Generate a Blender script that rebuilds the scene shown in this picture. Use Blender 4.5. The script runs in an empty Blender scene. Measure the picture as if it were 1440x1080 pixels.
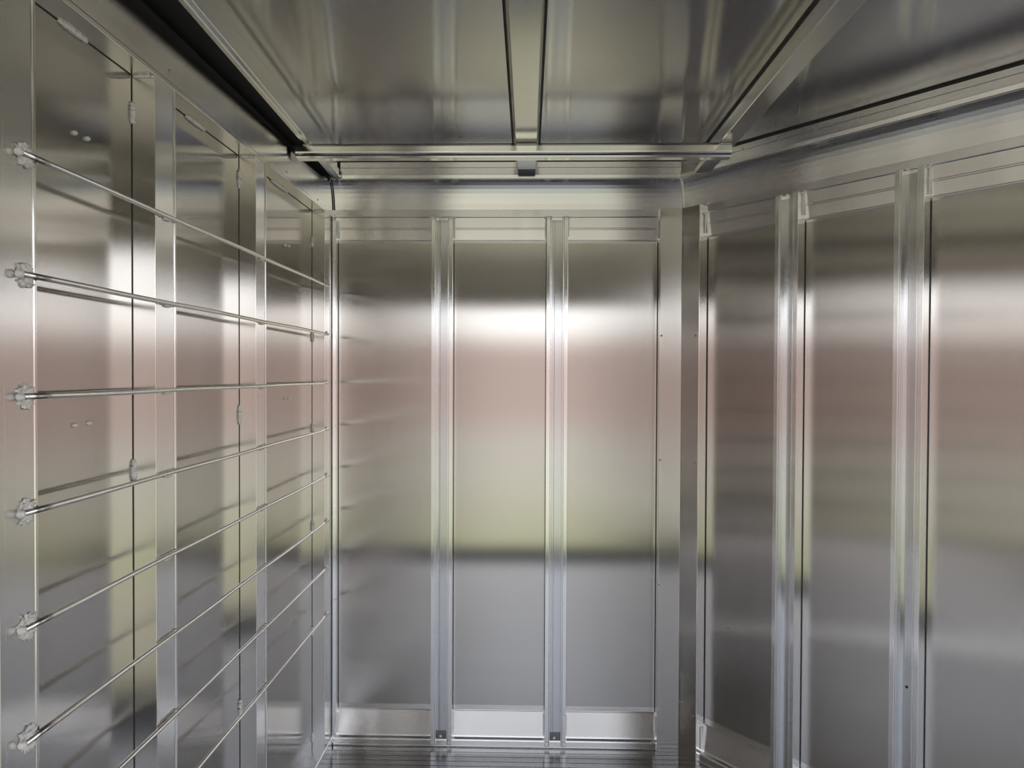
import bpy, bmesh, math, random
from mathutils import Vector, Matrix, noise
random.seed(7)
C = bpy.context.scene.collection
scene = bpy.context.scene
PI = math.pi

# ------------------------------------------------------------------ camera, sky, exposure
U = 0.00254                      # working unit (0.1 inch) in metres
EYE = 1.354                      # eye height above the floor
F = 1000.0                       # focal length in pixels of the 1440 wide frame
cam = bpy.data.cameras.new('camera'); cam_o = bpy.data.objects.new('camera', cam); C.objects.link(cam_o)
cam.sensor_fit = 'HORIZONTAL'; cam.sensor_width = 36.0; cam.lens = F / 1440.0 * 36.0
cam.clip_start = 0.02
YAW, PITCH, ROLL = math.atan(23 / F), math.atan(15 / F), math.radians(0.23)
cam_o.matrix_world = (Matrix.Translation((0, 0, EYE)) @ Matrix.Rotation(YAW, 4, 'Z')
                      @ Matrix.Rotation(PI / 2 - PITCH, 4, 'X') @ Matrix.Rotation(ROLL, 4, 'Z'))
scene.camera = cam_o

world = bpy.data.worlds.new('outdoors'); scene.world = world; world.use_nodes = True
wn = world.node_tree.nodes; wl = world.node_tree.links; wn.clear()
w_out = wn.new('ShaderNodeOutputWorld'); w_bg = wn.new('ShaderNodeBackground')
w_tc = wn.new('ShaderNodeTexCoord'); w_sep = wn.new('ShaderNodeSeparateXYZ')
w_noise = wn.new('ShaderNodeTexNoise'); w_noise.inputs['Scale'].default_value = 3.0; w_noise.inputs['Detail'].default_value = 3.0
w_ma = wn.new('ShaderNodeMath'); w_ma.operation = 'MULTIPLY_ADD'      # elevation + noise
w_ma.inputs[1].default_value = 0.07
w_sub = wn.new('ShaderNodeMath'); w_sub.operation = 'ADD'; w_sub.inputs[1].default_value = -0.035
w_map = wn.new('ShaderNodeMapRange'); w_map.inputs[1].default_value = -1; w_map.inputs[2].default_value = 1
w_ramp = wn.new('ShaderNodeValToRGB')
def sn(deg): return (math.sin(math.radians(deg)) + 1) / 2
SKY_STOPS = [                                     # elevation in degrees, colour of what lies there
    (-60, (0.28, 0.275, 0.27)), (-31, (0.34, 0.345, 0.355)), (-27, (0.48, 0.49, 0.36)), (-17, (0.64, 0.625, 0.51)),
    (-13, (0.61, 0.63, 0.43)), (-10, (0.74, 0.74, 0.62)), (-6, (0.80, 0.77, 0.70)), (-3.5, (0.74, 0.60, 0.55)), (2.4, (0.76, 0.62, 0.57)),
    (3.6, (2.0, 1.98, 1.95)), (9, (1.9, 1.93, 1.96)), (16, (0.92, 1.0, 1.13)), (40, (0.54, 0.60, 0.72)), (80, (0.40, 0.50, 0.70))]
cr = w_ramp.color_ramp
while len(cr.elements) < len(SKY_STOPS): cr.elements.new(0.5)
for e, (deg, col) in zip(cr.elements, SKY_STOPS):
    e.position = sn(deg)
for e, (deg, col) in zip(cr.elements, SKY_STOPS):
    e.color = (col[0] / 2, col[1] / 2, col[2] / 2, 1)
wl.new(w_tc.outputs['Generated'], w_sep.inputs[0]); wl.new(w_tc.outputs['Generated'], w_noise.inputs['Vector'])
wl.new(w_noise.outputs[0], w_ma.inputs[0]); wl.new(w_sep.outputs['Z'], w_ma.inputs[2])
wl.new(w_ma.outputs[0], w_sub.inputs[0]); wl.new(w_sub.outputs[0], w_map.inputs[0])
# trees, walls and gaps around the yard: lighter and darker stretches of the horizon
w_mp2 = wn.new('ShaderNodeMapping'); w_mp2.inputs['Scale'].default_value = (9, 9, 1.2)
w_n2 = wn.new('ShaderNodeTexNoise'); w_n2.inputs['Scale'].default_value = 1.0; w_n2.inputs['Detail'].default_value = 2.0
w_r2 = wn.new('ShaderNodeMapRange'); w_r2.inputs[1].default_value = 0.3; w_r2.inputs[2].default_value = 0.7; w_r2.inputs[3].default_value = 0.55; w_r2.inputs[4].default_value = 1.4
w_mul = wn.new('ShaderNodeVectorMath'); w_mul.operation = 'SCALE'
wl.new(w_tc.outputs['Generated'], w_mp2.inputs[0]); wl.new(w_mp2.outputs[0], w_n2.inputs['Vector']); wl.new(w_n2.outputs[0], w_r2.inputs[0])
wl.new(w_r2.outputs[0], w_mul.inputs['Scale']); wl.new(w_ramp.outputs[0], w_mul.inputs[0])
wl.new(w_map.outputs[0], w_ramp.inputs[0]); wl.new(w_mul.outputs[0], w_bg.inputs[0]); wl.new(w_bg.outputs[0], w_out.inputs[0])
w_bg.inputs['Strength'].default_value = 2.35

vs = scene.view_settings
scene.display_settings.display_device = 'sRGB'
vs.view_transform = 'Standard'; vs.look = 'None'; vs.gamma = 1.0; vs.use_curve_mapping = False
vs.exposure = 0.0
cy = scene.cycles
cy.max_bounces = 24; cy.glossy_bounces = 20; cy.diffuse_bounces = 6
cy.sample_clamp_indirect = 6.0; cy.blur_glossy = 0.0
cy.use_denoising = True
cy.caustics_reflective = True

# ------------------------------------------------------------------ frames of the three walls (t along, d outwards, z from eye height)
def W(x, y, z): return Vector((x * U, y * U, EYE + z * U))
ALPHA = math.radians(39.8); SA, CA = math.sin(ALPHA), math.cos(ALPHA)
MIT = math.tan((PI / 2 - ALPHA) / 2)
XL, XC, YB = -278.0, 213.0, 1000.0
def left(t, d, z): return W(XL - d, t, z)
def back(t, d, z): return W(t, YB + d, z)
def right(t, d, z): return W(XC + t * SA + d * CA, YB - t * CA + d * SA, z)
Z_FLOOR, Z_CEIL = -533.0, 296.0
DEPTH = 17.4                                     # stud depth
Y_OPEN = -130.0                                  # where the box is open, behind the viewer
T_END = 720.0                                    # end of the slanted wall
HEAD = 203.0

# ------------------------------------------------------------------ mesh helpers
def poly_prism(bm, pts0, pts1):
    a = [bm.verts.new(p) for p in pts0]; b = [bm.verts.new(p) for p in pts1]; n = len(a)
    bm.faces.new(a); bm.faces.new(b[::-1])
    for i in range(n): bm.faces.new((a[i], b[i], b[(i + 1) % n], a[(i + 1) % n]))
def prism_z(bm, fr, poly, z0, z1):
    poly_prism(bm, [fr(t, d, z0) for t, d in poly], [fr(t, d, z1) for t, d in poly])
def prism_t(bm, fr, poly, t0, t1):
    f0 = t0 if callable(t0) else (lambda d: t0); f1 = t1 if callable(t1) else (lambda d: t1)
    poly_prism(bm, [fr(f0(d), d, z) for d, z in poly], [fr(f1(d), d, z) for d, z in poly])
def boxf(bm, fr, t0, t1, d0, d1, z0, z1): prism_z(bm, fr, [(t0, d0), (t1, d0), (t1, d1), (t0, d1)], z0, z1)
def tube(bm, pts, radii, seg=10, squash=None):
    rings = []
    for i, p in enumerate(pts):
        a = pts[max(i - 1, 0)]; b = pts[min(i + 1, len(pts) - 1)]
        ax = (b - a).normalized(); up = Vector((0, 0, 1)) if abs(ax.z) < 0.9 else Vector((1, 0, 0))
        s = ax.cross(up).normalized(); q = s.cross(ax)
        r = radii[i] if isinstance(radii, (list, tuple)) else radii
        ring = []
        for k in range(seg):
            an = 2 * PI * k / seg; o = s * (math.cos(an) * r) + q * (math.sin(an) * r)
            if squash is not None:
                n, f = squash; o = o - n * (o.dot(n) * (1 - f))
            ring.append(bm.verts.new(p + o))
        rings.append(ring)
    for r0, r1 in zip(rings, rings[1:]):
        for k in range(seg): bm.faces.new((r0[k], r0[(k + 1) % seg], r1[(k + 1) % seg], r1[k]))
    bm.faces.new(rings[0][::-1]); bm.faces.new(rings[-1])
def bead_bm(p0, p1, r, ripple=0.0032):
    """a stitched weld bead from p0 to p1"""
    bm = bmesh.new(); L = (p1 - p0).length; n = max(7, min(60, int(L / ripple * 5)))
    pts, rad = [], []
    ph = random.random() * 6
    for i in range(n + 1):
        s = i / n; e = math.sin(PI * min(1, max(0, s * 0.94 + 0.03))) ** 0.35
        w = 0.86 + 0.18 * abs(math.sin(s * L / ripple * PI + ph)) + random.uniform(-0.12, 0.12)
        pts.append(p0.lerp(p1, s) + Vector([random.uniform(-1, 1) for _ in range(3)]) * r * 0.07); rad.append(r * e * w)
    tube(bm, pts, rad, 9)
    return bm
def blob_bm(p, rx, ry, rz, rough=0.25, sub=3):
    bm = bmesh.new(); bmesh.ops.create_icosphere(bm, subdivisions=sub, radius=1.0)
    sd = Vector((random.random() * 50, random.random() * 50, 3))
    for v in bm.verts:
        k = 1 + rough * noise.noise(v.co * 2.1 + sd) + rough * 0.4 * noise.noise(v.co * 5 + sd)
        v.co = Vector((v.co.x * rx, v.co.y * ry, v.co.z * rz)) * k + p
    return bm
def dome_bm(p, n, r, h=0.55):
    """a small rivet or screw head on a surface of normal n"""
    bm = bmesh.new(); bmesh.ops.create_uvsphere(bm, u_segments=12, v_segments=8, radius=1.0)
    q = n.normalized().to_track_quat('Z', 'Y')
    for v in bm.verts:
        c = v.co; v.co = p + q @ Vector((c.x * r, c.y * r, max(c.z, -0.15) * r * h))
    return bm

roots = {}
def obj(name, bm, mat, parent=None, bevel=0.0, smooth=False, origin=None):
    bmesh.ops.recalc_face_normals(bm, faces=bm.faces[:])
    if parent is not None: origin = roots[parent.name]
    if origin is None: origin = Vector((0, 0, 0))
    bmesh.ops.translate(bm, verts=bm.verts[:], vec=-origin)
    me = bpy.data.meshes.new(name); bm.to_mesh(me); bm.free()
    me.materials.append(mat)
    if smooth: me.polygons.foreach_set('use_smooth', [True] * len(me.polygons))
    o = bpy.data.objects.new(name, me); C.objects.link(o)
    if parent is not None:
        o.parent = parent; roots[o.name] = origin
    else:
        o.location = origin; roots[o.name] = origin.copy()
    if bevel:
        b = o.modifiers.new('bevel', 'BEVEL'); b.width = bevel; b.segments = 2; b.limit_method = 'ANGLE'; b.angle_limit = math.radians(35)
    return o
def empty(name, loc):
    o = bpy.data.objects.new(name, None); C.objects.link(o); o.location = loc; o.empty_display_size = 0.05
    roots[o.name] = Vector(loc); return o
def tag(o, label, cat, group=None):
    o['label'] = label; o['category'] = cat
    if group: o['group'] = group
    return o
def struct(o, label=None):
    o['kind'] = 'structure'
    if label: o['label'] = label
    return o
def copy_tree(o, delta):
    c = o.copy(); C.objects.link(c); c.location = o.location + delta; roots[c.name] = c.location.copy()
    for ch in list(o.children):
        k = ch.copy(); C.objects.link(k); k.parent = c; roots[k.name] = c.location.copy()
    return c

# ------------------------------------------------------------------ materials
def metal(name, col, rough, aniso=0.0, tangent=None, grain=None, grain_amt=0.0, warp=0.0, warp_scale=(1, 1, 1), var=0.06, spec_dirt=0.0):
    """mill-finish aluminium. grain = object-space scale of the drawing lines, warp = slow waviness of the sheet"""
    m = bpy.data.materials.new(name); m.use_nodes = True; nt = m.node_tree; n = nt.nodes; l = nt.links
    n.remove(n['Principled BSDF']); b = n.new('ShaderNodeBsdfAnisotropic'); b.distribution = 'BECKMANN'
    l.new(b.outputs[0], n['Material Output'].inputs[0])
    aspect = math.sqrt(1 - 0.9 * aniso)                          # blur along the lines is r*r*aspect, across them r*r/aspect
    tc = n.new('ShaderNodeTexCoord'); geo = n.new('ShaderNodeNewGeometry')
    # slight natural variation of the metal
    nz = n.new('ShaderNodeTexNoise'); nz.inputs['Scale'].default_value = 1.0; nz.inputs['Detail'].default_value = 5
    mp = n.new('ShaderNodeMapping'); mp.inputs['Scale'].default_value = grain or (20, 20, 20)
    l.new(geo.outputs['Position'], mp.inputs[0]); l.new(mp.outputs[0], nz.inputs['Vector'])
    mx = n.new('ShaderNodeMix'); mx.data_type = 'RGBA'
    mx.inputs[6].default_value = (*[c * (1 - var) for c in col], 1); mx.inputs[7].default_value = (*[min(1, c * (1 + var)) for c in col], 1)
    l.new(nz.outputs[0], mx.inputs[0]); l.new(mx.outputs[2], b.inputs['Color'])
    rr = n.new('ShaderNodeMapRange'); rr.inputs[1].default_value = 0.3; rr.inputs[2].default_value = 0.7
    rr.inputs[3].default_value = rough * (1 - min(var, 0.1)); rr.inputs[4].default_value = rough * (1 + min(var, 0.1))
    l.new(nz.outputs[0], rr.inputs[0]); l.new(rr.outputs[0], b.inputs['Roughness'])
    b.inputs['Anisotropy'].default_value = 1 - aspect
    if tangent is not None:
        v = n.new('ShaderNodeCombineXYZ')
        for i in range(3): v.inputs[i].default_value = tangent[i] + (0.011, 0.013, 0.009)[i]
        l.new(v.outputs[0], b.inputs['Tangent'])
    last = None
    if grain_amt:
        bp = n.new('ShaderNodeBump'); bp.inputs['Strength'].default_value = 1.0; bp.inputs['Distance'].default_value = grain_amt
        l.new(nz.outputs[0], bp.inputs['Height']); last = bp
    if warp:
        wz = n.new('ShaderNodeTexNoise'); wz.inputs['Scale'].default_value = 1.0; wz.inputs['Detail'].default_value = 0.5
        wm = n.new('ShaderNodeMapping'); wm.inputs['Scale'].default_value = warp_scale
        l.new(geo.outputs['Position'], wm.inputs[0]); l.new(wm.outputs[0], wz.inputs['Vector'])
        bw = n.new('ShaderNodeBump'); bw.inputs['Strength'].default_value = 1.0; bw.inputs['Distance'].default_value = warp
        l.new(wz.outputs[0], bw.inputs['Height'])
        if last: l.new(last.outputs[0], bw.inputs['Normal'])
        last = bw
    if last: l.new(last.outputs[0], b.inputs['Normal'])
    return m
def plain(name, col, rough):
    m = bpy.data.materials.new(name); m.use_nodes = True; nt = m.node_tree; n = nt.nodes
    b = n['Principled BSDF']; b.inputs['Roughness'].default_value = rough
    nz = n.new('ShaderNodeTexNoise'); nz.inputs['Scale'].default_value = 60
    mx = n.new('ShaderNodeMix'); mx.data_type = 'RGBA'
    mx.inputs[6].default_value = (*[c * 0.8 for c in col], 1); mx.inputs[7].default_value = (*[c * 1.2 for c in col], 1)
    nt.links.new(nz.outputs[0], mx.inputs[0]); nt.links.new(mx.outputs[2], b.inputs['Base Color'])
    return m
def weld_metal():
    m = bpy.data.materials.new('weld_metal'); m.use_nodes = True; nt = m.node_tree; n = nt.nodes; l = nt.links
    b = n['Principled BSDF']; b.inputs['Metallic'].default_value = 0.15; b.inputs['Roughness'].default_value = 0.42
    geo = n.new('ShaderNodeNewGeometry'); nz = n.new('ShaderNodeTexNoise'); nz.inputs['Scale'].default_value = 420; nz.inputs['Detail'].default_value = 3
    l.new(geo.outputs['Position'], nz.inputs['Vector'])
    mx = n.new('ShaderNodeMix'); mx.data_type = 'RGBA'; mx.inputs[6].default_value = (0.66, 0.64, 0.62, 1); mx.inputs[7].default_value = (0.97, 0.96, 0.94, 1)
    l.new(nz.outputs[0], mx.inputs[0]); l.new(mx.outputs[2], b.inputs['Base Color'])
    bp = n.new('ShaderNodeBump'); bp.inputs['Distance'].default_value = 0.0016; l.new(nz.outputs[0], bp.inputs['Height']); l.new(bp.outputs[0], b.inputs['Normal'])
    return m
TZ, TX, TY, TR = (0, 0, 1), (1, 0, 0), (0, 1, 0), (SA, -CA, 0)
SHEET = (0.625, 0.603, 0.585); EXTR = (0.92, 0.92, 0.925)
def sheet(name, T, r=0.18, col=SHEET):  return metal(name, col, r, 0.985, T, (260, 260, 4), 0, 0.0025, (2.2, 2.2, 1.6), 0.025)
def upright(name, T, col=EXTR): return metal(name, col, 0.20, 0.97, T, (420, 420, 1.2), 0, var=0.04)
def rail(name, T):   return metal(name, EXTR, 0.24, 0.97, T, var=0.0)
M = dict(
    sheet_b=sheet('aluminium_sheet_back', TZ), sheet_r=sheet('aluminium_sheet_right', TZ), sheet_l=sheet('aluminium_sheet_left_shaded', TZ, 0.12, (0.54, 0.52, 0.50)),  # left sheet: same metal, its shade put into a darker colour
    up_b=upright('extruded_upright_back', TZ), up_r=upright('extruded_upright_right', TZ), up_l=upright('extruded_upright_left_shaded', TZ, (0.82, 0.81, 0.80)),  # left uprights toned down as well, the shade set in their colour
    rail_b=rail('extruded_rail_far', TX), rail_r=rail('extruded_rail_right', TR), rail_l=rail('extruded_rail_left', TY),
    post=metal('corner_post_aluminium', (0.74, 0.72, 0.70), 0.19, 0.9, TZ, (150, 150, 4), 0, 0.002, (3, 3, 2), 0.01),
    plate=metal('top_plate_aluminium', (0.74, 0.72, 0.70), 0.17, 0.7, TY, (200, 3, 200), 0, 0.002, (3, 3, 2)),
    ceil=metal('ceiling_sheet', (0.68, 0.66, 0.65), 0.145, 0.93, TX, (300, 4, 120), 0, 0.005, (4.5, 0.5, 1), 0.02),
    bow=metal('roof_bow_aluminium', (0.76, 0.75, 0.72), 0.24, 0.9, TY, (300, 1, 300), 0, var=0.03),
    tubem=metal('cross_bar_aluminium', (0.86, 0.85, 0.82), 0.2, 0.8, TX, (2, 200, 200), 0),
    rod=metal('drawn_rod_aluminium', (0.85, 0.84, 0.82), 0.2, 0.0, None, (60, 4, 60), 0),
    weld=weld_metal(), web=metal('extruded_web', (0.74, 0.75, 0.78), 0.21, 0.97, TZ, (420, 420, 1.2), 0, var=0.04),
    screw=metal('screw_steel', (0.45, 0.45, 0.44), 0.3),
    dark=metal('shade_toned_aluminium', (0.22, 0.215, 0.21), 0.4, 0.0, None, (300, 1, 300), 0),  # dark reflection set into the colour, for bow bracket and channel foot
    floor=metal('floor_plank_aluminium', (0.58, 0.565, 0.55), 0.21, 0.85, TX, (2.5, 60, 50), 0, 0.0012, (2, 5, 2), 0.06),
    rubber=plain('black_rubber', (0.012, 0.012, 0.012), 0.7), seal=plain('black_sealant', (0.02, 0.02, 0.02), 0.6),
)

# ------------------------------------------------------------------ shell
PLAN = [(XL - 22, Y_OPEN), (XL - 22, YB + 40), (XC + 60, YB + 40), (XC + T_END * SA + 22, YB - T_END * CA + 20), (XC + T_END * SA + 22, Y_OPEN)]
bm = bmesh.new()
pitch, gw, gd = 11.8, 1.1, 1.4
x0, x1 = XL - 20, XC + T_END * SA
prof = []; y = Y_OPEN
while y < YB + 14:
    prof += [(y, 0), (y + pitch - gw, 0), (y + pitch - gw, -gd), (y + pitch, -gd)]; y += pitch
prof += [(y, 0), (y, -8), (Y_OPEN, -8)]
poly_prism(bm, [W(x0, a, Z_FLOOR + b) for a, b in prof], [W(x1, a, Z_FLOOR + b) for a, b in prof])
floor = struct(obj('floor', bm, M['floor']), 'ribbed aluminium plank floor')
bm = bmesh.new()
poly_prism(bm, [W(a, b, Z_CEIL) for a, b in PLAN], [W(a, b, Z_CEIL + 3) for a, b in PLAN])
struct(obj('ceiling', bm, M['ceil']), 'shiny aluminium roof sheet')

bm = bmesh.new(); poly_prism(bm, [W(XL - 18, b, Z_FLOOR + c) for b, c in ((Y_OPEN - 6, -8), (Y_OPEN - 6, 0.4), (Y_OPEN, 1.2), (40, 1.2), (42, 0))],
                             [W(x1, b, Z_FLOOR + c) for b, c in ((Y_OPEN - 6, -8), (Y_OPEN - 6, 0.4), (Y_OPEN, 1.2), (40, 1.2), (42, 0))])
struct(obj('trim_9', bm, M['rubber']), 'added dark strip for the shaded band at the open end of the floor')  # unseen strip, added to darken the floor edge in reflections
# wall sheets, one panel per bay
def panels(name, fr, cuts, z0, z1, mat, label):
    root = struct(empty(name, fr((cuts[0] + cuts[-1]) / 2, DEPTH, Z_FLOOR)), label)
    for a, b in zip(cuts, cuts[1:]):
        bm = bmesh.new(); boxf(bm, fr, a, b, DEPTH, DEPTH + 1.5, z0, z1); obj('panel', bm, mat, root)
    return root
LS = [(366.6, 396.6), (524.5, 556.0), (720.2, 749.3), (965.0, 995.0)]       # the left studs along the wall
BH = [-137.0, 24.9]; RH = [143.1, 284.5, 426.0, 568.0, 710.0]                # first edge of each hat post
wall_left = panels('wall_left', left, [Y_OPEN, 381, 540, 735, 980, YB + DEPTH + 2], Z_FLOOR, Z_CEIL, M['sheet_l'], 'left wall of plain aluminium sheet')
wall_back = panels('wall_back', back, [XL - DEPTH, -122, 40, XC + MIT * (DEPTH + 1.5)], Z_FLOOR, Z_CEIL, M['sheet_b'], 'far wall of plain aluminium sheet')
wall_right = panels('wall_right', right, [-MIT * DEPTH, 158, 299.5, 441, T_END], Z_FLOOR, Z_CEIL, M['sheet_r'], 'slanted right wall of plain aluminium sheet')
# opening behind the viewer: header and jambs
bm = bmesh.new(); boxf(bm, W_ := (lambda t, d, z: W(t, d, z)), XL - 22, XC + T_END * SA + 22, Y_OPEN - 4, Y_OPEN, HEAD, Z_CEIL + 3)
boxf(bm, W_, XL - 22, XL + 26, Y_OPEN - 4, Y_OPEN, Z_FLOOR - 8, HEAD)
boxf(bm, W_, 290, XC + T_END * SA + 22, Y_OPEN - 4, Y_OPEN, Z_FLOOR - 8, HEAD)
struct(obj('wall_rear', bm, M['up_b']), 'header over the open end')

# ------------------------------------------------------------------ trims of the left wall
# top rail with its flat plate
bm = bmesh.new()
prism_t(bm, left, [(20, 220), (-0.9, 220), (-0.9, 223.5), (0, 224.2), (0, 266), (1, 267.5), (20, 267.5)], Y_OPEN, YB + 10)
t1 = struct(obj('trim_1', bm, M['plate'], bevel=0.0008), 'plain aluminium top rail along the left wall')
bm = bmesh.new(); prism_t(bm, left, [(20, Z_FLOOR), (0, Z_FLOOR), (0, -522), (1, -521), (20, -521)], Y_OPEN, YB)
t2 = struct(obj('trim_2', bm, M['rail_l'], bevel=0.0008), 'low base rail along the left wall')
def ray_on_left(px, py, d=0.0):
    """the point of the left wall's face seen at this place, in units (t, z)"""
    m = cam_o.matrix_world; v = (m.to_3x3() @ Vector(((px - 720) / F, (540 - py) / F, -1)))
    k = (XL - d) * U / v.x; return v.y * k / U, v.z * k / U
def ray_on_back(px, py, d=0.0):
    m = cam_o.matrix_world; v = (m.to_3x3() @ Vector(((px - 720) / F, (540 - py) / F, -1)))
    k = (YB + d) * U / v.y; return v.x * k / U, v.z * k / U
def ray_on_right(px, py, d=0.0):
    m = cam_o.matrix_world; v = (m.to_3x3() @ Vector(((px - 720) / F, (540 - py) / F, -1)))
    n = Vector((CA, SA, 0)); o = right(0, d, 0) - Vector((0, 0, EYE))
    k = o.dot(n) / v.dot(n); p = v * k; q = p - o
    return q.dot(Vector((SA, -CA, 0))) / U, p.z / U
NL, NB, NR = Vector((1, 0, 0)), Vector((0, -1, 0)), Vector((-CA, -SA, 0))
for px, py in ((238, 100), (335, 185), (403, 242), (447, 263), (447, 281)):
    t, z = ray_on_left(px, py); obj('rivet', dome_bm(left(t, 0, z), NL, 1.3 * U), M['screw'], t1, smooth=True)
for px, py in ((104, 187), (122, 195), (104, 598), (124, 595), (401, 345), (406, 346), (401, 560.5), (406, 560)):
    t, z = ray_on_left(px, py, DEPTH)
    obj('rivet', dome_bm(left(t, DEPTH, z), NL, 1.7 * U, 1.4), M['weld'], wall_left, smooth=True)
# beads and sealant line under the top rail
for a, b in zip(LS, LS[1:]):
    bm = bmesh.new(); boxf(bm, left, a[1], b[0], DEPTH - 0.45, DEPTH + 0.2, 219.5, 220.3); obj('sealant_line', bm, M['seal'], t1)
for p, q in (((80, 32), (121, 62)), ((260, 168), (287, 187)), ((380, 257), (403, 275))):
    t0, _ = ray_on_left(*p, DEPTH); t1_, _ = ray_on_left(*q, DEPTH)
    obj('weld_bead', bead_bm(left(t0, DEPTH - 0.8, 219.3), left(t1_, DEPTH - 0.8, 219.3), 1.9 * U), M['weld'], t1, smooth=True)

# ------------------------------------------------------------------ trims of the far and the slanted wall
CORNICE = [(-6, Z_CEIL + 2), (-6, 286.5), (-6.8, 286), (-6.8, 276), (-12, 276), (-12, 274.5), (-11, 270), (-8.5, 270)]
AC = 1.15                                        # sweep of the hollow cove
CORNICE += [(-8.5 + 18.5 * math.sin(i / 8 * AC) / math.sin(AC), 269.5 - 38.5 * (1 - math.cos(i / 8 * AC)) / (1 - math.cos(AC))) for i in range(9)]
CORNICE += [(20, 231), (20, Z_CEIL + 2)]
TOPRAIL = [(20, 231), (8.2, 231), (8.4, 222), (8.8, 221), (10.2, 220.4), (11.3, 206), (10.8, 205.5), (10.9, 204), (11.5, 203.5), (13, 189), (10.2, 188), (10.2, 186.5), (20, 186.5)]
BASE = [(20, -481.5), (10.2, -481.5), (10.2, -483.5), (12.6, -484.5), (9.9, -519), (9, -521), (5, -522), (4, -524), (4, -531.5), (2.5, Z_FLOOR), (20, Z_FLOOR)]
bend = lambda d: XC + MIT * d
rstart = lambda d: -MIT * d
bstart = lambda d: XL - 15.0
def trims(fr, t0, t1, names, where, mat):
    out = []
    for nm, poly in zip(names, (CORNICE, TOPRAIL, BASE)):
        bm = bmesh.new(); prism_t(bm, fr, poly, t0, t1)
        kind = ('coved cornice', 'top rail', 'base rail')[(CORNICE, TOPRAIL, BASE).index(poly)]
        o = struct(obj(nm, bm, M[mat], bevel=0.0007), 'aluminium %s along the %s wall' % (kind, where))
        out.append(o)
    return out
bt = trims(back, bstart, bend, ('trim_3', 'trim_4', 'trim_5'), 'far', 'rail_b')
rt = trims(right, rstart, T_END, ('trim_6', 'trim_7', 'trim_8'), 'slanted right', 'rail_r')
for px, py in ((1045, 209.3), (1093, 195.8), (1147, 181.5), (1205, 166), (1266, 151), (1333, 134), (1405, 115.5)):
    t, z = ray_on_right(px, py, -6); obj('screw', dome_bm(right(t, -6, z), NR, 1.1 * U), M['screw'], rt[0], smooth=True)
t, z = ray_on_right(1124, 201, -6.8); obj('screw', dome_bm(right(t, -6.8, z), NR, 1.5 * U, 0.9), M['weld'], rt[0], smooth=True)
t, z = ray_on_back(927, 246, -6.8); obj('screw', dome_bm(back(t, -6.8, z), NB, 1.5 * U, 0.9), M['weld'], bt[0], smooth=True)
# mitre weld between the two coves
bm = bmesh.new()
pts = [right(rstart(d), d - 0.4, z) for d, z in CORNICE[8:17]]
tube(bm, pts, [random.uniform(1.1, 1.9) * U for _ in pts], 8)
obj('weld_bead', bm, M['weld'], rt[0], smooth=True)
# dark joint between the left plate and the far cove
bm = bmesh.new(); tube(bm, [back(XL + 1.2, d - 0.6, z) for d, z in CORNICE[8:17]], [0.9 * U] * 9, 8)
obj('sealant_line', bm, M['seal'], bt[0], smooth=True)
# dark gap between ceiling and cornice
bm = bmesh.new(); prism_t(bm, back, [(-6.3, 294.2), (-5.5, 294.2), (-5.5, 296.4), (-6.3, 296.4)], XL, XC + 0.0); obj('sealant_line', bm, M['seal'], bt[0])
bm = bmesh.new(); prism_t(bm, right, [(-6.3, 293.6), (-5.5, 293.6), (-5.5, 296.4), (-6.3, 296.4)], 6, T_END); obj('sealant_line', bm, M['seal'], rt[0])

# ------------------------------------------------------------------ left wall studs
def ord_stud(i, t0, t1, label, seams):
    base = left((t0 + t1) / 2, 0, Z_FLOOR)
    root = tag(empty('wall_stud', base), label, 'wall stud', 'box studs of the left wall')
    bm = bmesh.new(); w = t1 - t0
    prism_z(bm, left, [(t0, DEPTH), (t0, 0), (t0 + 4.5, 0), (t0 + 5, 0.7), (t0 + w - 2.5, 0.7), (t0 + w - 2, 0), (t1, 0), (t1, DEPTH)], -521, 220)
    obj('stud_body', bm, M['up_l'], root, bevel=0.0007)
    bm = bmesh.new(); boxf(bm, left, t0 - 0.45, t0 + 0.1, DEPTH - 0.45, DEPTH + 0.2, -520, 219); obj('sealant_line', bm, M['seal'], root)
    for py0, py1, px in seams:
        t, z0 = ray_on_left(px, py0, DEPTH); _, z1 = ray_on_left(px, py1, DEPTH)
        obj('weld_bead', bead_bm(left(t0 - 0.6, DEPTH - 0.8, z0), left(t0 - 0.6, DEPTH - 0.8, z1), 1.9 * U), M['weld'], root, smooth=True)
    # bead across the head of the stud, on its near side
    obj('weld_bead', bead_bm(left(t0 - 0.4, 0.5, 219), left(t0 - 0.4, DEPTH - 1.5, 219), 1.4 * U), M['weld'], root, smooth=True)
    return root
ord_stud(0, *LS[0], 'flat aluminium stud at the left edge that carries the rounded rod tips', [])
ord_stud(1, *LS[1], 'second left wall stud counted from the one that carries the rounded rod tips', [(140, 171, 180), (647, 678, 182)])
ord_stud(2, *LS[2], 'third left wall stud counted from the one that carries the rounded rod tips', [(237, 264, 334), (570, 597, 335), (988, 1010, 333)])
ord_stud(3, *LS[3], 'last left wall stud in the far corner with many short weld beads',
         [(330, 346, 436), (465, 481, 436), (597, 611, 435), (735, 750, 435), (886, 899, 435), (1037, 1050, 435)])

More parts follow.
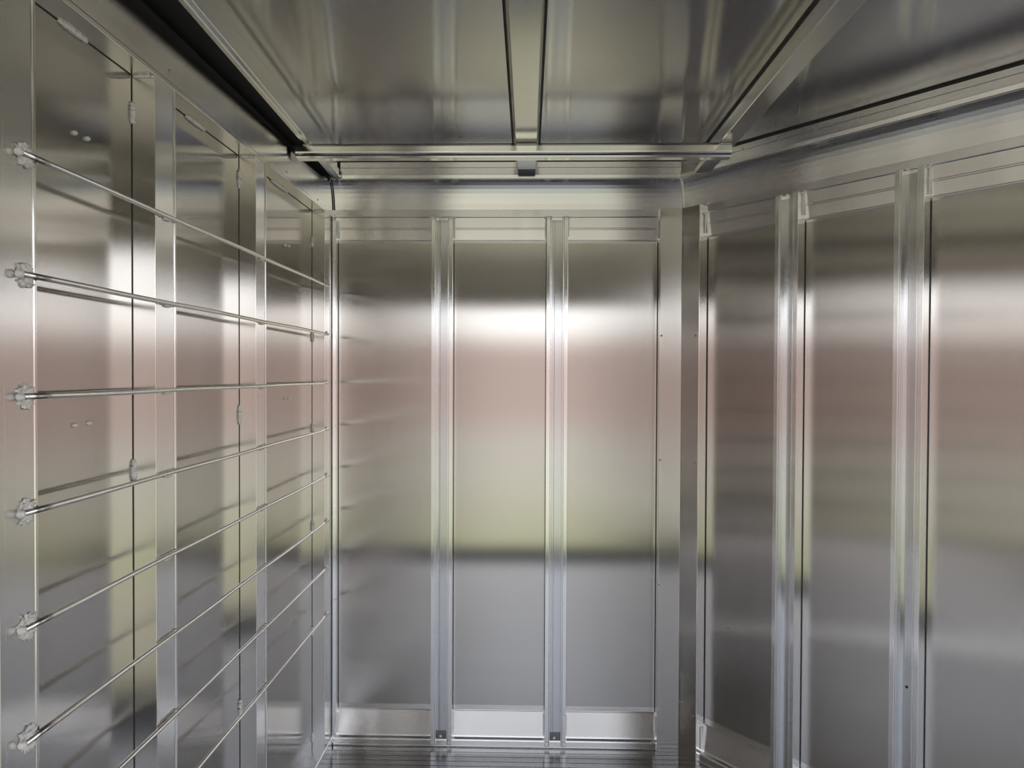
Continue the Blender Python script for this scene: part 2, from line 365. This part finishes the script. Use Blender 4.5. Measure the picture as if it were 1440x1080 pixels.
# ------------------------------------------------------------------ hat posts of the far and slanted walls
def hat_post(fr, t0, mat, label, group, tang, welds):
    root = tag(empty('hat_post', fr(t0 + 15, 0, Z_FLOOR)), label, 'wall post', group)
    zb, zt = -528.5, 220.4
    for s in (0, 1):
        f = (lambda t: t0 + t) if s == 0 else (lambda t: t0 + 30 - t)
        bm = bmesh.new()
        prism_z(bm, fr, [(f(0), DEPTH), (f(0), 0), (f(5.2), 0), (f(5.4), 2.2), (f(5.9), 2.2), (f(6.1), 0.5), (f(7.3), 0.5), (f(7.3), DEPTH)], zb, zt)
        obj('lip', bm, mat, root, bevel=0.0007)
    bm = bmesh.new()
    prism_z(bm, fr, [(t0 + 7.3, 9), (t0 + 11.5, 8.6), (t0 + 12, 9), (t0 + 22.7, 9), (t0 + 22.7, DEPTH), (t0 + 7.3, DEPTH)], zb + 1, zt - 4)
    obj('channel', bm, M['web'], root)
    # bolt, and a dark block painting the dark reflection at the channel's foot
    bm = bmesh.new(); boxf(bm, fr, t0 + 7.6, t0 + 22.4, 5, 9, -523, -514); obj('foot_shade', bm, M['dark'], root)
    obj('bolt', dome_bm(fr(t0 + 14, 4.8, -518), Vector(tang), 2.0 * U, 1.0), M['weld'], root, smooth=True)
    for side, z0, z1 in welds:
        t = t0 - 1.0 if side < 0 else t0 + 31.0
        obj('weld_bead', bead_bm(fr(t, 9.8, z0), fr(t, 9.8, z1), 1.3 * U), M['weld'], root, smooth=True)
        if z1 > 0: obj('weld_bead', blob_bm(fr(t, 8.0, 219.5), 2.2 * U, 2.2 * U, 1.6 * U), M['weld'], root, smooth=True)
    for side in (-0.35, 30.35):
        bm = bmesh.new(); boxf(bm, fr, t0 + side - 0.35, t0 + side + 0.35, DEPTH - 0.8, DEPTH + 0.2, -481, 186); obj('sealant_line', bm, M['seal'], root)
    return root
hat_post(back, BH[0], M['up_b'], 'left one of the two grooved posts on the far wall', 'grooved posts of the far wall', NB, [(-1, 193, 219), (1, 191, 219), (1, -518, -486)])
hat_post(back, BH[1], M['up_b'], 'right one of the two grooved posts on the far wall', 'grooved posts of the far wall', NB, [(-1, 190, 219), (1, 194, 219), (-1, -518, -486), (1, -518, -488)])
hat_post(right, RH[0], M['up_r'], 'grooved post on the slanted right wall nearest the corner post', 'grooved posts of the slanted wall', NR, [(1, 193, 219)])
hat_post(right, RH[1], M['up_r'], 'grooved post on the slanted right wall farther from the corner post, beside the widest panel', 'grooved posts of the slanted wall', NR, [(1, 191, 219)])

# a drilled hole in the web of the outer slanted-wall post and a dented rivet in the bay before it
hp = [o for o in C.objects if o.name.startswith('hat_post')][-1]
t, z = ray_on_right(1275, 966, 9); q = NR.to_track_quat('Z', 'Y')
bm = bmesh.new(); bmesh.ops.create_cone(bm, cap_ends=True, segments=16, radius1=1.5 * U, radius2=1.5 * U, depth=0.4 * U)
for v in bm.verts: v.co = right(t, 8.9, z) + q @ v.co
obj('drilled_hole', bm, M['seal'], hp)
t, z = ray_on_right(1023, 884, DEPTH); obj('rivet', blob_bm(right(t, DEPTH - 0.2, z), 1.2 * U, 1.2 * U, 1.0 * U, 0.5), M['screw'], wall_right, smooth=True)

# corner post, one bent plate
bm = bmesh.new()
PA, PB = XC - 30.0, 31.0
def bent(z):
    return [back(PA, DEPTH, z), back(PA, 0, z), back(PA + 1.2, -0.4, z), back(XC, -0.4, z), right(PB - 1.2, -0.4, z), right(PB, 0, z), right(PB, DEPTH, z), right(rstart(DEPTH), DEPTH, z)]
poly_prism(bm, bent(Z_FLOOR), bent(231))
cp = obj('corner_post', bm, M['post'], bevel=0.0008, origin=back(XC, 0, Z_FLOOR))
tag(cp, 'bent plain corner post between the far wall and the slanted right wall', 'corner post')
for px, py in ((930, 472), (928, 647), (926, 822), (927, 998)):
    t, z = ray_on_back(px, py, -0.4); obj('screw', dome_bm(back(t, -0.4, z), NB, 1.6 * U), M['screw'], cp, smooth=True)
for px, py in ((978, 472), (977, 651), (976, 826), (975, 1007)):
    t, z = ray_on_right(px, py, -0.4); obj('screw', dome_bm(right(t, -0.4, z), NR, 1.5 * U), M['screw'], cp, smooth=True)
obj('weld_bead', bead_bm(back(PA - 1.2, 9.6, 191), back(PA - 1.2, 9.6, 219), 1.3 * U), M['weld'], cp, smooth=True)
obj('weld_bead', bead_bm(back(PA - 1.2, 9.6, -516), back(PA - 1.2, 9.6, -487), 1.2 * U), M['weld'], cp, smooth=True)
obj('weld_bead', bead_bm(right(PB + 1.2, 9.8, 193), right(PB + 1.2, 9.8, 219), 1.3 * U), M['weld'], cp, smooth=True)
obj('weld_bead', bead_bm(right(PB + 1.2, 9.8, -519), right(PB + 1.2, 9.8, -488), 1.3 * U), M['weld'], cp, smooth=True)
obj('weld_bead', blob_bm(right(PB + 1.2, 8, 219.5), 2.2 * U, 2.2 * U, 1.6 * U), M['weld'], cp, smooth=True)
for fr, t in ((back, PA - 0.4), (right, PB + 0.4)):
    bm = bmesh.new(); boxf(bm, fr, t - 0.4, t + 0.4, DEPTH - 0.8, DEPTH + 0.2, -481, 186); obj('sealant_line', bm, M['seal'], cp)

# narrow angle in the left far corner
bm = bmesh.new()
prism_z(bm, back, [(XL - 1, DEPTH), (XL - 1, 0), (XL + 1.6, 0), (XL + 1.6, 6), (XL + 4.6, 6), (XL + 4.6, DEPTH)], -528, 220.4)
ca = obj('corner_angle', bm, M['up_b'], bevel=0.0006, origin=back(XL, 0, -528))
tag(ca, 'narrow aluminium angle in the corner behind the last left wall stud', 'corner angle')
obj('weld_bead', bead_bm(back(XL + 6, 9.6, 191), back(XL + 6, 9.6, 216), 1.4 * U), M['weld'], ca, smooth=True)
obj('weld_bead', bead_bm(back(XL + 5.5, 9.6, -518), back(XL + 5.5, 9.6, -490), 1.4 * U), M['weld'], ca, smooth=True)
bm = bmesh.new(); boxf(bm, back, XL + 4.6, XL + 5.3, DEPTH - 0.8, DEPTH + 0.2, -481, 186); obj('sealant_line', bm, M['seal'], ca)

# ------------------------------------------------------------------ roof
def along(poly_far, poly_near, y_far, y_near):
    bm = bmesh.new(); poly_prism(bm, [W(x, y_far, z) for x, z in poly_far], [W(x, y_near, z) for x, z in poly_near]); return bm
YF, YN = 985.0, -100.0
# left bow
def lb(dx): return [(-271 + dx, 268), (-268 + dx, 268), (-267.6 + dx, 267), (-266.2 + dx, 267), (-265.6 + dx, 268.2), (-262.4 + dx, 269.4), (-262 + dx, 270), (-262 + dx, 272.5), (-264 + dx, 273), (-264 + dx, 283), (-266.5 + dx, 283.6), (-266.5 + dx, Z_CEIL), (-271 + dx, Z_CEIL)]
k = 12.0 / (850 - 520)
o = obj('roof_bow', along(lb(0), lb(k * (YF - YN)), YF, YN), M['bow'], bevel=0.0007, origin=W(-266, YF, 268))
tag(o, 'slim roof bow beside the black rubber strip above the left wall', 'roof bow', 'roof bows')
bm = bmesh.new(); poly_prism(bm, [W(x, YF + 4, z) for x, z in ((XL - 8, 274), (-270, 274), (-270, 280), (XL - 8, 280))],
                             [W(x, YN, z) for x, z in ((XL - 8, 274), (-270 + k * (YF - YN), 274), (-270 + k * (YF - YN), 280), (XL - 8, 280))])
o = obj('rubber_strip', bm, M['rubber'], origin=W(XL, YF, 274)); tag(o, 'black rubber strip in the gap between left top rail and roof bow', 'rubber strip')
# centre bow: a hat with sloping sides
cb = [(-21, Z_CEIL), (-20, 293), (-16.5, 270), (-15.5, 268), (8.5, 268), (9.5, 270), (12, 293), (13, Z_CEIL)]
o = obj('roof_bow', along(cb, cb, 938, YN), M['bow'], bevel=0.0008, origin=W(-3, 938, 268))
tag(o, 'wide centre roof bow that crosses above the middle of the cross bar', 'roof bow', 'roof bows')
for a, b in ((-22.2, -20.2), (12.2, 14.2)):
    bm = bmesh.new(); poly_prism(bm, [W(x, 960, z) for x, z in ((a, 294.6), (b, 294.6), (b, 296.2), (a, 296.2))], [W(x, YN, z) for x, z in ((a, 294.6), (b, 294.6), (b, 296.2), (a, 296.2))])
    obj('sealant_line', bm, M['seal'], o)
bm = bmesh.new(); poly_prism(bm, [W(x, 938, z) for x, z in ((-15, 268.6), (8, 268.6), (8, Z_CEIL), (-15, Z_CEIL))], [W(x, 987, z) for x, z in ((-15, 272), (8, 272), (8, Z_CEIL), (-15, Z_CEIL))])
obj('end_bracket', bm, M['dark'], o)  # shade under the bow end is put into this dark colour
# right bow
rb = [(227, Z_CEIL), (226, 284), (223.5, 283), (223.5, 273), (219.5, 272), (219.5, 268), (220.5, 267.4), (239.5, 267.4), (240.5, 268.2), (240.5, Z_CEIL)]
bm = along(rb, rb, 955, YN)
o = obj('roof_bow', bm, M['bow'], bevel=0.0007, origin=W(230, 955, 268))
tag(o, 'right roof bow over the right end of the cross bar', 'roof bow', 'roof bows')
bm = bmesh.new(); poly_prism(bm, [W(x, 960, z) for x, z in ((225.5, 294.4), (227.5, 294.4), (227.5, 296.2), (225.5, 296.2))], [W(x, YN, z) for x, z in ((225.5, 294.4), (227.5, 294.4), (227.5, 296.2), (225.5, 296.2))])
obj('sealant_line', bm, M['seal'], o)
# cross bar: rounded box tube with a thin lower lip
bm = bmesh.new(); sec = []
y0, y1, z0, z1 = 827.0, 843.0, 253.5, 267.4
for cx, cz, a0 in ((y0 + 4, z1 - 4, 90), (y0 + 4, z0 + 4, 180)):
    for i in range(5):
        a = math.radians(a0 + i * 22.5); sec.append((cx + 4 * math.cos(a), cz + 4 * math.sin(a)))
sec += [(y0 + 5, z0 - 2.4), (y1, z0 - 2.4), (y1, z1)]
poly_prism(bm, [W(-273, a, b) for a, b in sec], [W(233, a, b) for a, b in sec])
o = obj('cross_bar', bm, M['tubem'], bevel=0.0004, origin=W(-20, 835, 253)); tag(o, 'long aluminium cross bar under the three roof bows', 'cross bar')

# ------------------------------------------------------------------ rods across the left wall
RODZ = [119.2, 53.0, -14.0, -78.0, -141.8, -205.0, -269.0, -333.0]
RR = 1.75
XR = -RR + 0.15
names = ['topmost thin aluminium rod welded across the left wall studs', 'second rod from the top across the left wall studs',
         'third rod from the top, the one that looks nearly level', 'fourth rod from the top across the left wall studs',
         'fifth rod from the top across the left wall studs', 'sixth rod from the top, the lowest whose near tip shows',
         'second lowest rod across the left wall studs', 'lowest rod across the left wall studs']
for i, z in enumerate(RODZ):
    root = tag(empty('wall_rod', left(680, XR, z)), names[i], 'rod', 'rods across the left wall')
    y0, y1 = 381.0, 975.0
    bm = bmesh.new(); n = 24
    pts = [left(y0 + (y1 - y0) * j / n, XR, z + 0.25 * math.sin(j * 0.7 + i)) for j in range(n + 1)]
    tube(bm, pts, RR * U, 14); obj('rod', bm, M['rod'], root, smooth=True)
    obj('rod_tip', blob_bm(left(380.5, XR - 0.2, z), 2.4 * U, 2.2 * U, 2.5 * U, 0.15), M['weld'], root, smooth=True)
    for dz in (3.0, -3.0):
        q = random.uniform(-1.0, 1.0)
        obj('end_weld', blob_bm(left(387.5 + q, -0.1, z + dz), 1.2 * U, 5.0 * U, 3.3 * U, 0.9, 4), M['weld'], root, smooth=True)
    for a, b in LS[1:3]:
        tc = a + (b - a) * 0.55
        obj('weld_bead', bead_bm(left(tc - 5, -0.2, z - 2.2), left(tc + 5, -0.2, z - 2.2), 1.3 * U), M['weld'], root, smooth=True)
    obj('weld_bead', blob_bm(left(972, -0.3, z + 1.5), 1.4 * U, 2.6 * U, 2.4 * U, 0.4), M['weld'], root, smooth=True)
